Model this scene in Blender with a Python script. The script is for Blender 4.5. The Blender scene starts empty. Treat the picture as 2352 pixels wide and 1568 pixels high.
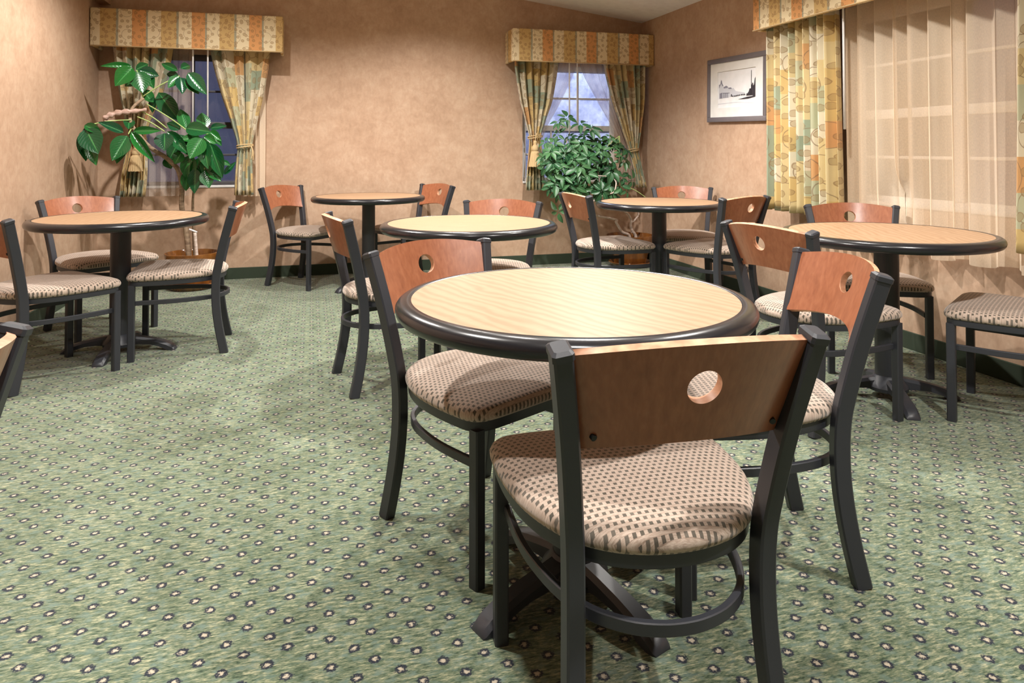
import bpy, bmesh, math, random
from mathutils import Vector, Matrix
S = bpy.context.scene
COL = S.collection
R = math.radians
rnd = random.Random(11)

# ---------------------------------------------------------------- camera, world, exposure
YB, XR, XL, YF = 6.592, 3.269, -1.716, -2.7       # back, right, left, front walls
CAMH = 1.129
cam = bpy.data.objects.new('camera', bpy.data.cameras.new('camera'))
COL.objects.link(cam)
cam.location = (0, 0, CAMH)
cam.rotation_euler = (R(90 + 1.125), 0, R(-15.90))
cam.data.sensor_width = 36
cam.data.lens = 1614.8 / 2352 * 36
cam.data.shift_y = -472.5 / 2352
cam.data.clip_start = 0.05
S.camera = cam
S.view_settings.view_transform = 'Standard'
S.view_settings.look = 'None'
S.view_settings.gamma = 1.0
S.view_settings.use_curve_mapping = False
S.view_settings.exposure = 0.38
W = bpy.data.worlds.new('dusk'); S.world = W; W.use_nodes = True
bgn = W.node_tree.nodes['Background']
bgn.inputs['Color'].default_value = (0.30, 0.33, 0.62, 1)
bgn.inputs['Strength'].default_value = 0.16

def ceil_z(x): return 2.431 + 0.132 * (XR - x)
# recessed ceiling lamps (built further down): x, y, watts
LAMPS = [(-0.55, 2.35, 200), (0.25, 0.40, 120), (1.80, 0.62, 190), (-0.57, 4.70, 225), (1.75, 4.15, 240),
         (0.80, 3.45, 35), (1.0, 5.35, 105), (2.2, 2.85, 65)]  # last one added to brighten the wide sheers

# ---------------------------------------------------------------- node helpers
def new_mat(name):
    m = bpy.data.materials.new(name); m.use_nodes = True
    nt = m.node_tree
    b = nt.nodes['Principled BSDF']
    return m, nt, b
class N:
    """tiny expression wrapper for math nodes"""
    def __init__(s, nt): s.nt = nt
    def node(s, t, **k):
        n = s.nt.nodes.new(t)
        for a, v in k.items(): setattr(n, a, v)
        return n
    def link(s, a, b): s.nt.links.new(a, b)
    def m(s, op, a, b=None, c=None):
        n = s.node('ShaderNodeMath', operation=op)
        for i, v in enumerate((a, b, c)):
            if v is None: continue
            if isinstance(v, (int, float)): n.inputs[i].default_value = v
            else: s.link(v, n.inputs[i])
        return n.outputs[0]
    def comb(s, x, y, z=0.0):
        n = s.node('ShaderNodeCombineXYZ')
        for i, v in enumerate((x, y, z)):
            if isinstance(v, (int, float)): n.inputs[i].default_value = v
            else: s.link(v, n.inputs[i])
        return n.outputs[0]
    def sep(s, v):
        n = s.node('ShaderNodeSeparateXYZ'); s.link(v, n.inputs[0]); return n.outputs
    def coord(s, kind='Object'): return s.node('ShaderNodeTexCoord').outputs[kind]
    def geo(s): return s.node('ShaderNodeNewGeometry').outputs['Position']
    def scale(s, v, sc):
        n = s.node('ShaderNodeVectorMath', operation='MULTIPLY'); s.link(v, n.inputs[0]); n.inputs[1].default_value = sc
        return n.outputs[0]
    def noise(s, v, scale=5, detail=3, rough=.5, dist=0):
        n = s.node('ShaderNodeTexNoise'); s.link(v, n.inputs['Vector'])
        n.inputs['Scale'].default_value = scale; n.inputs['Detail'].default_value = detail
        n.inputs['Roughness'].default_value = rough; n.inputs['Distortion'].default_value = dist
        return n.outputs
    def vor(s, v, scale, rand=1.0, feature='F1', dim='2D'):
        n = s.node('ShaderNodeTexVoronoi', feature=feature, voronoi_dimensions=dim); s.link(v, n.inputs['Vector'])
        n.inputs['Scale'].default_value = scale; n.inputs['Randomness'].default_value = rand
        return n.outputs
    def white(s, v):
        n = s.node('ShaderNodeTexWhiteNoise', noise_dimensions='2D'); s.link(v, n.inputs['Vector']); return n.outputs['Value']
    def ramp(s, f, stops, interp='LINEAR'):
        n = s.node('ShaderNodeValToRGB'); n.color_ramp.interpolation = interp
        e = n.color_ramp.elements
        while len(e) < len(stops): e.new(0.5)
        for i, (p, c) in enumerate(stops):
            e[i].position = p; e[i].color = (*c, 1)
        s.link(f, n.inputs[0]); return n.outputs[0]
    def mix(s, f, a, b, mode='MIX'):
        n = s.node('ShaderNodeMix', data_type='RGBA', blend_type=mode)
        for i, v in ((0, f), (6, a), (7, b)):
            if isinstance(v, (int, float)): n.inputs[i].default_value = v
            elif isinstance(v, tuple): n.inputs[i].default_value = (*v, 1)
            else: s.link(v, n.inputs[i])
        return n.outputs[2]
    def bump(s, h, strength=.2, dist=.01):
        n = s.node('ShaderNodeBump'); s.link(h, n.inputs['Height'])
        n.inputs['Strength'].default_value = strength; n.inputs['Distance'].default_value = dist
        return n.outputs[0]

MAT = {}
def plain(name, col, rough=.5, metal=0, spec=.5, coat=0, emit=None, es=1):
    m, nt, b = new_mat(name)
    x = N(nt); v = x.coord()
    n = x.noise(v, 14, 3)[0]
    c = x.mix(n, tuple(min(1, k * .88) for k in col), tuple(min(1, k * 1.1) for k in col))
    x.link(c, b.inputs['Base Color'])
    b.inputs['Roughness'].default_value = rough; b.inputs['Metallic'].default_value = metal
    b.inputs['Specular IOR Level'].default_value = spec
    b.inputs['Coat Weight'].default_value = coat
    if emit:
        b.inputs['Emission Color'].default_value = (*emit, 1); b.inputs['Emission Strength'].default_value = es
    MAT[name] = m; return m

# --- carpet: mottled green pile with a staggered lattice of small cream flowers outlined in navy
def mat_carpet():
    m, nt, b = new_mat('carpet'); x = N(nt); P = x.geo()
    s = x.sep(P)
    DX, DY = .0935, .0465
    # irregular outlines
    wob = x.noise(P, 150, 2, .6)
    ws = x.sep(wob[1])
    px = x.m('ADD', s[0], x.m('MULTIPLY', x.m('SUBTRACT', ws[0], .5), .022))
    py = x.m('ADD', s[1], x.m('MULTIPLY', x.m('SUBTRACT', ws[1], .5), .016))
    def lattice(xx, yy):
        ry = x.m('DIVIDE', yy, DY)
        row = x.m('FLOOR', ry)
        odd = x.m('FLOORED_MODULO', row, 2.0)
        cx = x.m('ADD', x.m('DIVIDE', xx, DX), x.m('MULTIPLY', odd, .44))
        u = x.m('MULTIPLY', x.m('SUBTRACT', x.m('FRACT', cx), .5), DX)
        v = x.m('MULTIPLY', x.m('SUBTRACT', x.m('FRACT', ry), .5), DY)
        return x.m('SQRT', x.m('ADD', x.m('MULTIPLY', u, u), x.m('MULTIPLY', v, v)))
    d = lattice(px, py)
    cream = x.ramp(d, [(.0041, (1, 1, 1)), (.0053, (0, 0, 0))])
    dark = x.ramp(d, [(.0120, (1, 1, 1)), (.0138, (0, 0, 0))])
    st = x.scale(P, (30, 120, 1))
    n1 = x.noise(st, 1.0, 3, .6)[0]
    n2 = x.noise(x.scale(P, (95, 330, 1)), 1.0, 2, .6)[0]
    n3 = x.noise(P, 5.5, 3, .6)[0]
    n4 = x.noise(x.scale(P, (30, 48, 1)), 1.0, 3, .6)[0]
    base = x.ramp(x.m('ADD', x.m('MULTIPLY', n1, .62), x.m('MULTIPLY', n2, .38)),
                  [(.37, (.026, .050, .030)), (.45, (.090, .130, .080)), (.53, (.176, .208, .138)), (.62, (.38, .375, .245))])
    teal = x.mix(x.ramp(n4, [(.50, (0, 0, 0)), (.66, (.8, .8, .8))]), base, (.140, .205, .178))
    mott = x.mix(.75, teal, x.ramp(n3, [(.3, (.60, .66, .56)), (.7, (1.18, 1.14, 1.12))]), 'MULTIPLY')
    c = x.mix(dark, mott, (.012, .018, .030))
    c = x.mix(cream, c, (.46, .40, .31))
    x.link(c, b.inputs['Base Color'])
    b.inputs['Roughness'].default_value = .95; b.inputs['Specular IOR Level'].default_value = .12
    b.inputs['Sheen Weight'].default_value = .25
    x.link(x.bump(x.m('ADD', n2, x.m('MULTIPLY', n1, .6)), .5, .004), b.inputs['Normal'])
    MAT['carpet'] = m
def mat_wall():
    m, nt, b = new_mat('wallpaper'); x = N(nt); P = x.geo()
    n1 = x.noise(P, 3.2, 4, .65)[0]
    n2 = x.noise(x.scale(P, (60, 60, 26)), 1, 3, .6)[0]
    n3 = x.noise(P, 14, 4, .7, .6)[0]
    c = x.ramp(x.m('ADD', x.m('MULTIPLY', n1, .5), x.m('MULTIPLY', n3, .5)),
               [(.30, (.400, .258, .172)), (.5, (.495, .335, .232)), (.70, (.575, .415, .300))])
    c = x.mix(.30, c, x.ramp(n2, [(.3, (.80, .78, .76)), (.7, (1.12, 1.12, 1.12))]), 'MULTIPLY')
    x.link(c, b.inputs['Base Color'])
    b.inputs['Roughness'].default_value = .62; b.inputs['Specular IOR Level'].default_value = .25
    x.link(x.bump(n2, .12, .003), b.inputs['Normal'])
    MAT['wall'] = m
def mat_seat():
    m, nt, b = new_mat('seat_fabric'); x = N(nt); s = x.sep(x.coord())
    ROW, PER = .0145, .0142
    ry = x.m('DIVIDE', s[1], ROW)
    row = x.m('FLOOR', ry)
    fy = x.m('ABSOLUTE', x.m('SUBTRACT', x.m('FRACT', ry), .5))
    cx = x.m('ADD', x.m('DIVIDE', s[0], PER), x.m('MULTIPLY', row, .36))
    fx = x.m('ABSOLUTE', x.m('SUBTRACT', x.m('FRACT', cx), .5))
    dash = x.m('MULTIPLY', x.m('LESS_THAN', fx, .25), x.m('LESS_THAN', fy, .26))
    rim = x.m('MULTIPLY', x.m('GREATER_THAN', fy, .25), x.m('LESS_THAN', fy, .31))
    P = x.coord()
    th = x.noise(x.scale(P, (120, 900, 1)), 1, 2)[0]
    base = x.ramp(th, [(.3, (.37, .275, .215)), (.7, (.57, .465, .390))])
    c = x.mix(x.m('MULTIPLY', rim, .45), base, (.22, .15, .11))
    dk = x.ramp(x.white(x.comb(x.m('FLOOR', cx), row)), [(0, (.045, .042, .030)), (1, (.12, .105, .085))])
    c = x.mix(x.m('MULTIPLY', dash, .92), c, dk)
    x.link(c, b.inputs['Base Color']); b.inputs['Roughness'].default_value = .9
    b.inputs['Specular IOR Level'].default_value = .2; b.inputs['Sheen Weight'].default_value = .35
    x.link(x.bump(th, .25, .002), b.inputs['Normal'])
    MAT['seat'] = m
def mat_ply():
    m, nt, b = new_mat('stained_plywood'); x = N(nt); P = x.coord()
    n = x.noise(x.scale(P, (85, 85, 5)), 1, 3, .55, .3)[0]
    n2 = x.noise(P, 6, 3, .6)[0]
    c = x.ramp(n, [(.22, (.258, .082, .037)), (.5, (.325, .112, .052)), (.78, (.390, .147, .071))])
    c = x.mix(.4, c, x.ramp(n2, [(.3, (.82, .8, .78)), (.7, (1.1, 1.1, 1.1))]), 'MULTIPLY')
    x.link(c, b.inputs['Base Color']); b.inputs['Roughness'].default_value = .34
    b.inputs['Coat Weight'].default_value = .35; b.inputs['Coat Roughness'].default_value = .22
    MAT['ply'] = m
    m, nt, b = new_mat('plywood_edge'); x = N(nt); P = x.coord()
    w = x.noise(x.scale(P, (40, 40, 90)), 1, 2)[0]
    x.link(x.ramp(w, [(.3, (.44, .20, .11)), (.7, (.66, .36, .22))]), b.inputs['Base Color'])
    b.inputs['Roughness'].default_value = .5; MAT['ply_edge'] = m
def mat_maple():
    m, nt, b = new_mat('maple_laminate'); x = N(nt); P = x.coord()
    w = x.node('ShaderNodeTexWave', bands_direction='X'); x.link(x.scale(P, (1, .35, 1)), w.inputs['Vector'])
    w.inputs['Scale'].default_value = 9; w.inputs['Distortion'].default_value = 9; w.inputs['Detail'].default_value = 3
    w.inputs['Detail Scale'].default_value = 1.2
    n = x.noise(x.scale(P, (12, 240, 1)), 1, 3)[0]
    n2 = x.noise(x.scale(P, (220, 14, 1)), 1, 3)[0]
    c = x.ramp(w.outputs['Fac'], [(.0, (.330, .198, .112)), (.45, (.375, .232, .136)), (1, (.400, .254, .153))])
    c = x.mix(.35, c, x.ramp(x.m('ADD', x.m('MULTIPLY', n, .5), x.m('MULTIPLY', n2, .5)), [(.35, (.86, .82, .78)), (.65, (1.06, 1.06, 1.06))]), 'MULTIPLY')
    x.link(c, b.inputs['Base Color']); b.inputs['Roughness'].default_value = .42; b.inputs['Specular IOR Level'].default_value = .35
    MAT['maple'] = m
def leaves_print(x, U, cell, rad, base, brown, olive, vine, op):
    v = x.vor(U, 1 / cell, .75)
    d = v['Distance']
    wig = x.noise(U, 2.2 / cell, 1)[0]
    dd = x.m('ADD', d, x.m('MULTIPLY', x.m('SUBTRACT', wig, .5), .22))
    k = rad / cell
    leaf = x.ramp(dd, [(k * .82, (1, 1, 1)), (k * .9, (0, 0, 0))])
    out = x.ramp(dd, [(k * 1.0, (1, 1, 1)), (k * 1.06, (0, 0, 0))])
    v2 = x.vor(U, 1 / (cell * 2.6), .8)
    ring = x.m('ABSOLUTE', x.m('SUBTRACT', v2['Distance'], .36))
    line = x.ramp(ring, [(.007, (1, 1, 1)), (.013, (0, 0, 0))])
    c = x.mix(x.m('MULTIPLY', line, .75), base, vine)
    c = x.mix(x.m('MULTIPLY', out, .75), c, brown, 'MIX')
    inner = x.mix(op, base, olive)
    return x.mix(leaf, c, inner)
def mat_drape():
    m, nt, b = new_mat('leaf_print_drape'); x = N(nt); U = x.coord('UV'); s = x.sep(U)
    B = .165
    bu = x.m('FLOOR', x.m('DIVIDE', s[0], B)); bv = x.m('FLOOR', x.m('ADD', x.m('DIVIDE', s[1], B), x.m('MULTIPLY', bu, .37)))
    w = x.white(x.comb(bu, bv))
    base = x.ramp(w, [(0, (.60, .48, .25)), (.22, (.56, .40, .16)), (.40, (.29, .335, .235)), (.58, (.64, .57, .42)), (.84, (.56, .31, .125)), (.91, (.44, .44, .29))], 'CONSTANT')
    c = leaves_print(x, U, .090, .0230, base, (.25, .145, .065), (.30, .20, .085), (.22, .145, .08), .50)
    th = x.noise(x.scale(U, (700, 300, 1)), 1, 2)[0]
    c = x.mix(.25, c, x.ramp(th, [(.3, (.8, .8, .8)), (.7, (1.1, 1.1, 1.1))]), 'MULTIPLY')
    x.link(c, b.inputs['Base Color']); b.inputs['Roughness'].default_value = .72
    b.inputs['Sheen Weight'].default_value = .2
    MAT['drape'] = m
def mat_valance():
    m, nt, b = new_mat('striped_leaf_valance'); x = N(nt); U = x.coord('UV'); s = x.sep(U)
    f = x.m('FRACT', x.m('DIVIDE', s[0], .446))
    cr, tan, org, grn = (.76, .64, .42), (.58, .39, .16), (.66, .32, .12), (.36, .34, .24)
    base = x.ramp(f, [(0, cr), (.215, tan), (.475, grn), (.515, cr), (.735, org), (.965, grn)], 'CONSTANT')
    c = leaves_print(x, U, .046, .0120, base, (.24, .12, .045), (.33, .19, .07), (.22, .12, .055), .50)
    x.link(c, b.inputs['Base Color']); b.inputs['Roughness'].default_value = .8
    MAT['valance'] = m
def mat_sheer(name, col, opac):
    m, nt, b = new_mat(name); x = N(nt); U = x.coord('UV')
    th = x.noise(x.scale(U, (260, 90, 1)), 1, 2)[0]
    th2 = x.noise(x.scale(U, (60, 900, 1)), 1, 2)[0]
    nt.nodes.remove(b)
    df = x.node('ShaderNodeBsdfDiffuse'); tl = x.node('ShaderNodeBsdfTranslucent'); tr = x.node('ShaderNodeBsdfTransparent')
    cc = x.mix(th2, tuple(k * .85 for k in col), tuple(min(1, k * 1.08) for k in col))
    x.link(cc, df.inputs[0]); x.link(cc, tl.inputs[0])
    m1 = x.node('ShaderNodeMixShader'); m1.inputs[0].default_value = .22
    x.link(df.outputs[0], m1.inputs[1]); x.link(tl.outputs[0], m1.inputs[2])
    m2 = x.node('ShaderNodeMixShader')
    x.link(x.m('ADD', x.m('MULTIPLY', x.m('SUBTRACT', th, .5), .25), opac), m2.inputs[0])
    x.link(tr.outputs[0], m2.inputs[1]); x.link(m1.outputs[0], m2.inputs[2])
    x.link(m2.outputs[0], nt.nodes['Material Output'].inputs[0])
    MAT[name] = m
def mat_leaf(name, a, c2, rough):
    m, nt, b = new_mat(name); x = N(nt); P = x.coord(); s = x.sep(P)
    U = x.coord('UV'); us = x.sep(U)
    mid = x.m('ABSOLUTE', x.m('SUBTRACT', us[0], .5))
    vein = x.ramp(mid, [(.018, (1, 1, 1)), (.035, (0, 0, 0))])
    oi = x.node('ShaderNodeObjectInfo').outputs['Random']
    base = x.mix(oi, a, c2)
    n = x.noise(U, 6, 2)[0]
    base = x.mix(.35, base, x.ramp(n, [(.3, (.75, .8, .75)), (.7, (1.15, 1.15, 1.1))]), 'MULTIPLY')
    c = x.mix(x.m('MULTIPLY', vein, .55), base, tuple(min(1, k * 2.2 + .05) for k in c2))
    x.link(c, b.inputs['Base Color']); b.inputs['Roughness'].default_value = rough
    b.inputs['Specular IOR Level'].default_value = .55
    b.inputs['Subsurface Weight'].default_value = 0
    side = x.m('SINE', x.m('ADD', x.m('MULTIPLY', us[1], 55.0), x.m('MULTIPLY', mid, -40.0)))
    x.link(x.bump(side, .12, .002), b.inputs['Normal'])
    MAT[name] = m
def mat_bark(name, a, c2):
    m, nt, b = new_mat(name); x = N(nt); P = x.coord()
    n = x.noise(P, 40, 4, .6)[0]; n2 = x.noise(x.scale(P, (10, 10, 90)), 1, 3)[0]
    x.link(x.ramp(x.m('ADD', x.m('MULTIPLY', n, .5), x.m('MULTIPLY', n2, .5)), [(.35, a), (.65, c2)]), b.inputs['Base Color'])
    b.inputs['Roughness'].default_value = .85; x.link(x.bump(n, .5, .004), b.inputs['Normal']); MAT[name] = m
def mat_metal():
    m, nt, b = new_mat('black_powder_coat'); x = N(nt); P = x.coord()
    n = x.noise(P, 70, 5, .75)[0]
    n2 = x.noise(P, 400, 2)[0]
    sc = x.ramp(n, [(.70, (0, 0, 0)), (.76, (1, 1, 1))])
    c = x.mix(x.m('MULTIPLY', sc, .35), (.031, .033, .041), (.14, .14, .155))
    x.link(c, b.inputs['Base Color']); b.inputs['Roughness'].default_value = .42
    b.inputs['Specular IOR Level'].default_value = .5
    x.link(x.bump(n2, .08, .001), b.inputs['Normal']); MAT['metal'] = m
    m, nt, b = new_mat('black_vinyl_edge'); x = N(nt); P = x.coord()
    n = x.noise(P, 55, 5, .8)[0]
    sc = x.ramp(n, [(.70, (0, 0, 0)), (.75, (1, 1, 1))])
    x.link(x.mix(x.m('MULTIPLY', sc, .5), (.014, .014, .017), (.20, .19, .19)), b.inputs['Base Color'])
    b.inputs['Roughness'].default_value = .24; MAT['vinyl'] = m
def mat_glaze():
    m, nt, b = new_mat('brown_glaze'); x = N(nt); P = x.coord(); s = x.sep(P)
    n = x.noise(x.scale(P, (9, 9, 3)), 1, 4, .6)[0]
    x.link(x.ramp(n, [(.3, (.085, .026, .008)), (.6, (.26, .095, .020)), (.8, (.36, .16, .035))]), b.inputs['Base Color'])
    b.inputs['Roughness'].default_value = .12; b.inputs['Coat Weight'].default_value = .6; b.inputs['Coat Roughness'].default_value = .05
    MAT['glaze'] = m
def mat_glass(name, frost):
    m, nt, b = new_mat(name); x = N(nt); P = x.geo()
    nt.nodes.remove(b)
    tr = x.node('ShaderNodeBsdfTransparent'); gl = x.node('ShaderNodeBsdfGlossy'); gl.inputs['Roughness'].default_value = .03
    df = x.node('ShaderNodeBsdfDiffuse'); tl = x.node('ShaderNodeBsdfTranslucent'); md = x.node('ShaderNodeMixShader'); md.inputs[0].default_value = .75
    n = x.noise(P, 4.5, 5, .65)[0]; n2 = x.noise(x.scale(P, (30, 30, 3)), 1, 3)[0]
    x.link(x.ramp(n, [(.35, (.30, .33, .52)), (.65, (.80, .83, .95))]), df.inputs[0]); x.link(df.inputs[0].links[0].from_socket, tl.inputs[0]); x.link(df.outputs[0], md.inputs[1]); x.link(tl.outputs[0], md.inputs[2])
    f = x.m('MULTIPLY', x.ramp(x.m('ADD', x.m('MULTIPLY', n, .7), x.m('MULTIPLY', n2, .3)), [(.35, (.45, .45, .45)), (.62, (1, 1, 1))]), frost)
    m1 = x.node('ShaderNodeMixShader'); x.link(f, m1.inputs[0]); x.link(tr.outputs[0], m1.inputs[1]); x.link(md.outputs[0], m1.inputs[2])
    fr = x.node('ShaderNodeFresnel'); fr.inputs[0].default_value = 1.5
    m2 = x.node('ShaderNodeMixShader'); x.link(fr.outputs[0], m2.inputs[0]); x.link(m1.outputs[0], m2.inputs[1]); x.link(gl.outputs[0], m2.inputs[2])
    x.link(m2.outputs[0], nt.nodes['Material Output'].inputs[0]); MAT[name] = m
mat_carpet(); mat_wall(); mat_seat(); mat_ply(); mat_maple(); mat_drape(); mat_valance(); mat_metal(); mat_glaze()
mat_sheer('sheer', (.97, .79, .61), .70); mat_sheer('sheer_thin', (.66, .55, .47), .50)
mat_leaf('leaf_big', (.006, .055, .024), (.018, .140, .024), .20)
mat_leaf('leaf_small', (.018, .085, .034), (.060, .165, .062), .36)
mat_bark('bark', (.20, .13, .085), (.40, .29, .19)); mat_bark('bark_pale', (.42, .33, .27), (.72, .60, .53)); mat_bark('petiole', (.28, .42, .12), (.46, .55, .22))
mat_bark('withered', (.28, .17, .12), (.62, .44, .38)); mat_bark('soil', (.03, .02, .012), (.09, .06, .035))
mat_glass('glass', .06); mat_glass('glass_fogged', .75)
plain('ceiling_white', (.93, .905, .92), .9); plain('base_green', (.030, .045, .026), .85)
plain('frame_shaded', (.055, .050, .055), .5); plain('white_paint', (.78, .77, .76), .5); plain('white_plastic', (.85, .85, .86), .35)
plain('frame_grey', (.165, .145, .155), .5); plain('mat_board', (.83, .83, .82), .85); plain('paper', (.86, .87, .90), .7)
plain('ink_dark', (.035, .03, .04), .7); plain('ink_mid', (.24, .24, .30), .7); plain('ink_light', (.60, .62, .68), .7)
plain('rope', (.58, .42, .22), .85); plain('screw', (.02, .02, .02), .4, .5)
plain('lamp_trim', (.8, .8, .8), .4); plain('lens', (1, .95, .86), .5, emit=(1, .93, .82), es=12)
plain('added_glow', (.8, .85, 1), .5, emit=(.75, .82, 1), es=4); plain('stump_white', (.78, .76, .78), .7); plain('asphalt', (.03, .03, .035), .9)

# ---------------------------------------------------------------- geometry helpers
def mesh_obj(name, verts, faces, mat, parent=None, smooth=False, uvs=None):
    me = bpy.data.meshes.new(name); me.from_pydata([tuple(v) for v in verts], [], faces)
    if isinstance(mat, str): mat = [mat]
    for k in mat: me.materials.append(MAT[k])
    if uvs:
        ul = me.uv_layers.new(name='UVMap')
        for lp in me.loops: ul.data[lp.index].uv = uvs[lp.vertex_index]
    if smooth:
        for p in me.polygons: p.use_smooth = True
    me.update()
    o = bpy.data.objects.new(name, me); COL.objects.link(o)
    if parent: o.parent = parent
    return o
class MB:
    def __init__(s): s.v = []; s.f = []; s.uv = []
    def add(s, v, f, uv=None):
        n = len(s.v); s.v += [tuple(p) for p in v]; s.f += [tuple(i + n for i in q) for q in f]
        s.uv += uv if uv else [(p[0], p[2]) for p in v]
    def box(s, x0, x1, y0, y1, z0, z1, c=0.0):
        if c <= 0:
            v = [(x, y, z) for x in (x0, x1) for y in (y0, y1) for z in (z0, z1)]
            s.add(v, [(0, 1, 3, 2), (4, 6, 7, 5), (0, 4, 5, 1), (2, 3, 7, 6), (0, 2, 6, 4), (1, 5, 7, 3)]); return
        bm = bmesh.new(); bmesh.ops.create_cube(bm, size=1)
        for q in bm.verts: q.co = Vector(((x0 + x1) / 2 + q.co.x * (x1 - x0), (y0 + y1) / 2 + q.co.y * (y1 - y0), (z0 + z1) / 2 + q.co.z * (z1 - z0)))
        bmesh.ops.bevel(bm, geom=bm.edges[:], offset=c, segments=2, affect='EDGES', profile=.5)
        bm.verts.index_update(); s.add([q.co[:] for q in bm.verts], [[q.index for q in f.verts] for f in bm.faces]); bm.free()
    def lathe(s, prof, n=48, cap=True, center=(0, 0)):
        v = []; f = []
        for r, z in prof:
            for i in range(n):
                a = 2 * math.pi * i / n; v.append((center[0] + r * math.cos(a), center[1] + r * math.sin(a), z))
        for k in range(len(prof) - 1):
            for i in range(n):
                j = (i + 1) % n; f.append((k * n + i, k * n + j, (k + 1) * n + j, (k + 1) * n + i))
        if cap: f.append(tuple(range(n - 1, -1, -1))); f.append(tuple((len(prof) - 1) * n + i for i in range(n)))
        s.add(v, f)
    def sweep(s, path, sect, up=None, cap=True, side=None):
        """sweep a 2-D section (list of (a,b)) along path; a is along `side`, b perpendicular"""
        v = []; f = []; n = len(sect); P = [Vector(p) for p in path]
        for i, p in enumerate(P):
            t = (P[min(i + 1, len(P) - 1)] - P[max(i - 1, 0)]).normalized()
            if side is not None: sd = Vector(side)
            else: sd = t.cross(Vector(up or (0, 0, 1)))
            sd = (sd - t * sd.dot(t)).normalized(); bn = sd.cross(t)
            for a, b in sect: v.append(tuple(p + sd * a + bn * b))
        for k in range(len(P) - 1):
            for i in range(n):
                j = (i + 1) % n; f.append((k * n + i, k * n + j, (k + 1) * n + j, (k + 1) * n + i))
        if cap: f.append(tuple(range(n - 1, -1, -1))); f.append(tuple((len(P) - 1) * n + i for i in range(n)))
        s.add(v, f)
    def tube(s, path, radii, n=8):
        P = [Vector(p) for p in path]; v = []; f = []
        ref = Vector((.3, .8, .52))
        for i, p in enumerate(P):
            t = (P[min(i + 1, len(P) - 1)] - P[max(i - 1, 0)]).normalized()
            sd = t.cross(ref).normalized(); bn = sd.cross(t)
            r = radii[i] if isinstance(radii, (list, tuple)) else radii
            for k in range(n):
                a = 2 * math.pi * k / n; v.append(tuple(p + sd * (r * math.cos(a)) + bn * (r * math.sin(a))))
        for k in range(len(P) - 1):
            for i in range(n):
                j = (i + 1) % n; f.append((k * n + i, k * n + j, (k + 1) * n + j, (k + 1) * n + i))
        f.append(tuple(range(n - 1, -1, -1))); f.append(tuple((len(P) - 1) * n + i for i in range(n)))
        s.add(v, f)
    def build(s, name, mat, parent=None, smooth=False, uv=False):
        return mesh_obj(name, s.v, s.f, mat, parent, smooth, s.uv if uv else None)
def smooth_path(pts, sub=6):
    P = [Vector(p) for p in pts]; out = []
    for i in range(len(P) - 1):
        p0, p1, p2, p3 = P[max(i - 1, 0)], P[i], P[i + 1], P[min(i + 2, len(P) - 1)]
        for k in range(sub):
            t = k / sub
            out.append(.5 * ((2 * p1) + (p2 - p0) * t + (2 * p0 - 5 * p1 + 4 * p2 - p3) * t * t + (3 * p1 - p0 - 3 * p2 + p3) * t ** 3))
    out.append(P[-1]); return out
def autosmooth(o, ang=35):
    me = o.data
    for p in me.polygons: p.use_smooth = True
    bm = bmesh.new(); bm.from_mesh(me)
    for e in bm.edges:
        if len(e.link_faces) == 2 and e.calc_face_angle(0) > R(ang): e.smooth = False
    bm.to_mesh(me); bm.free()
def thing(name, label, cat, loc=(0, 0, 0), rz=0, group=None):
    o = bpy.data.objects.new(name, None); COL.objects.link(o); o.empty_display_size = .1
    o.location = loc; o.rotation_euler = (0, 0, rz); o['label'] = label; o['category'] = cat
    if group: o['group'] = group
    return o
def tag(o, label, cat, group=None):
    o['label'] = label; o['category'] = cat
    if group: o['group'] = group
    return o
def struct(o): o['kind'] = 'structure'; return o
def structure(name, loc=(0, 0, 0)):
    o = bpy.data.objects.new(name, None); COL.objects.link(o); o.location = loc; o['kind'] = 'structure'; return o
def copy_tree(o, parent=None):
    c = o.copy(); COL.objects.link(c)
    if parent: c.parent = parent
    for ch in list(o.children): copy_tree(ch, c)
    return c

# ================================================================ THE ROOM
def wall_faces(u0, u1, z0, z1, holes, depth):
    """local wall: front face y=0, back y=depth, with rectangular holes (u0,u1,z0,z1) and their reveals"""
    us = sorted({u0, u1, *[h[0] for h in holes], *[h[1] for h in holes]})
    zs = sorted({z0, z1, *[h[2] for h in holes], *[h[3] for h in holes]})
    m = MB()
    for a, b in zip(us, us[1:]):
        for c, d in zip(zs, zs[1:]):
            cu, cz = (a + b) / 2, (c + d) / 2
            if any(h[0] < cu < h[1] and h[2] < cz < h[3] for h in holes): continue
            m.add([(a, 0, c), (b, 0, c), (b, 0, d), (a, 0, d)], [(0, 1, 2, 3)])
            m.add([(a, depth, c), (b, depth, c), (b, depth, d), (a, depth, d)], [(3, 2, 1, 0)])
    for a, b, c, d in holes:
        m.add([(a, 0, c), (a, depth, c), (a, depth, d), (a, 0, d)], [(0, 1, 2, 3)])
        m.add([(b, 0, c), (b, depth, c), (b, depth, d), (b, 0, d)], [(3, 2, 1, 0)])
        m.add([(a, 0, c), (b, 0, c), (b, depth, c), (a, depth, c)], [(0, 1, 2, 3)])
        m.add([(a, 0, d), (b, 0, d), (b, depth, d), (a, depth, d)], [(3, 2, 1, 0)])
    for (a, b) in ((u0, u1),):
        m.add([(a, 0, z0), (a, depth, z0), (a, depth, z1), (a, 0, z1)], [(0, 1, 2, 3)])
        m.add([(b, 0, z0), (b, depth, z0), (b, depth, z1), (b, 0, z1)], [(3, 2, 1, 0)])
        m.add([(a, 0, z1), (b, 0, z1), (b, depth, z1), (a, depth, z1)], [(3, 2, 1, 0)])
    return m
m = MB(); m.box(XL - .14, XR + .14, YF - .14, YB + .14, -.08, 0)
struct(m.build('floor', 'carpet'))
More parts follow.
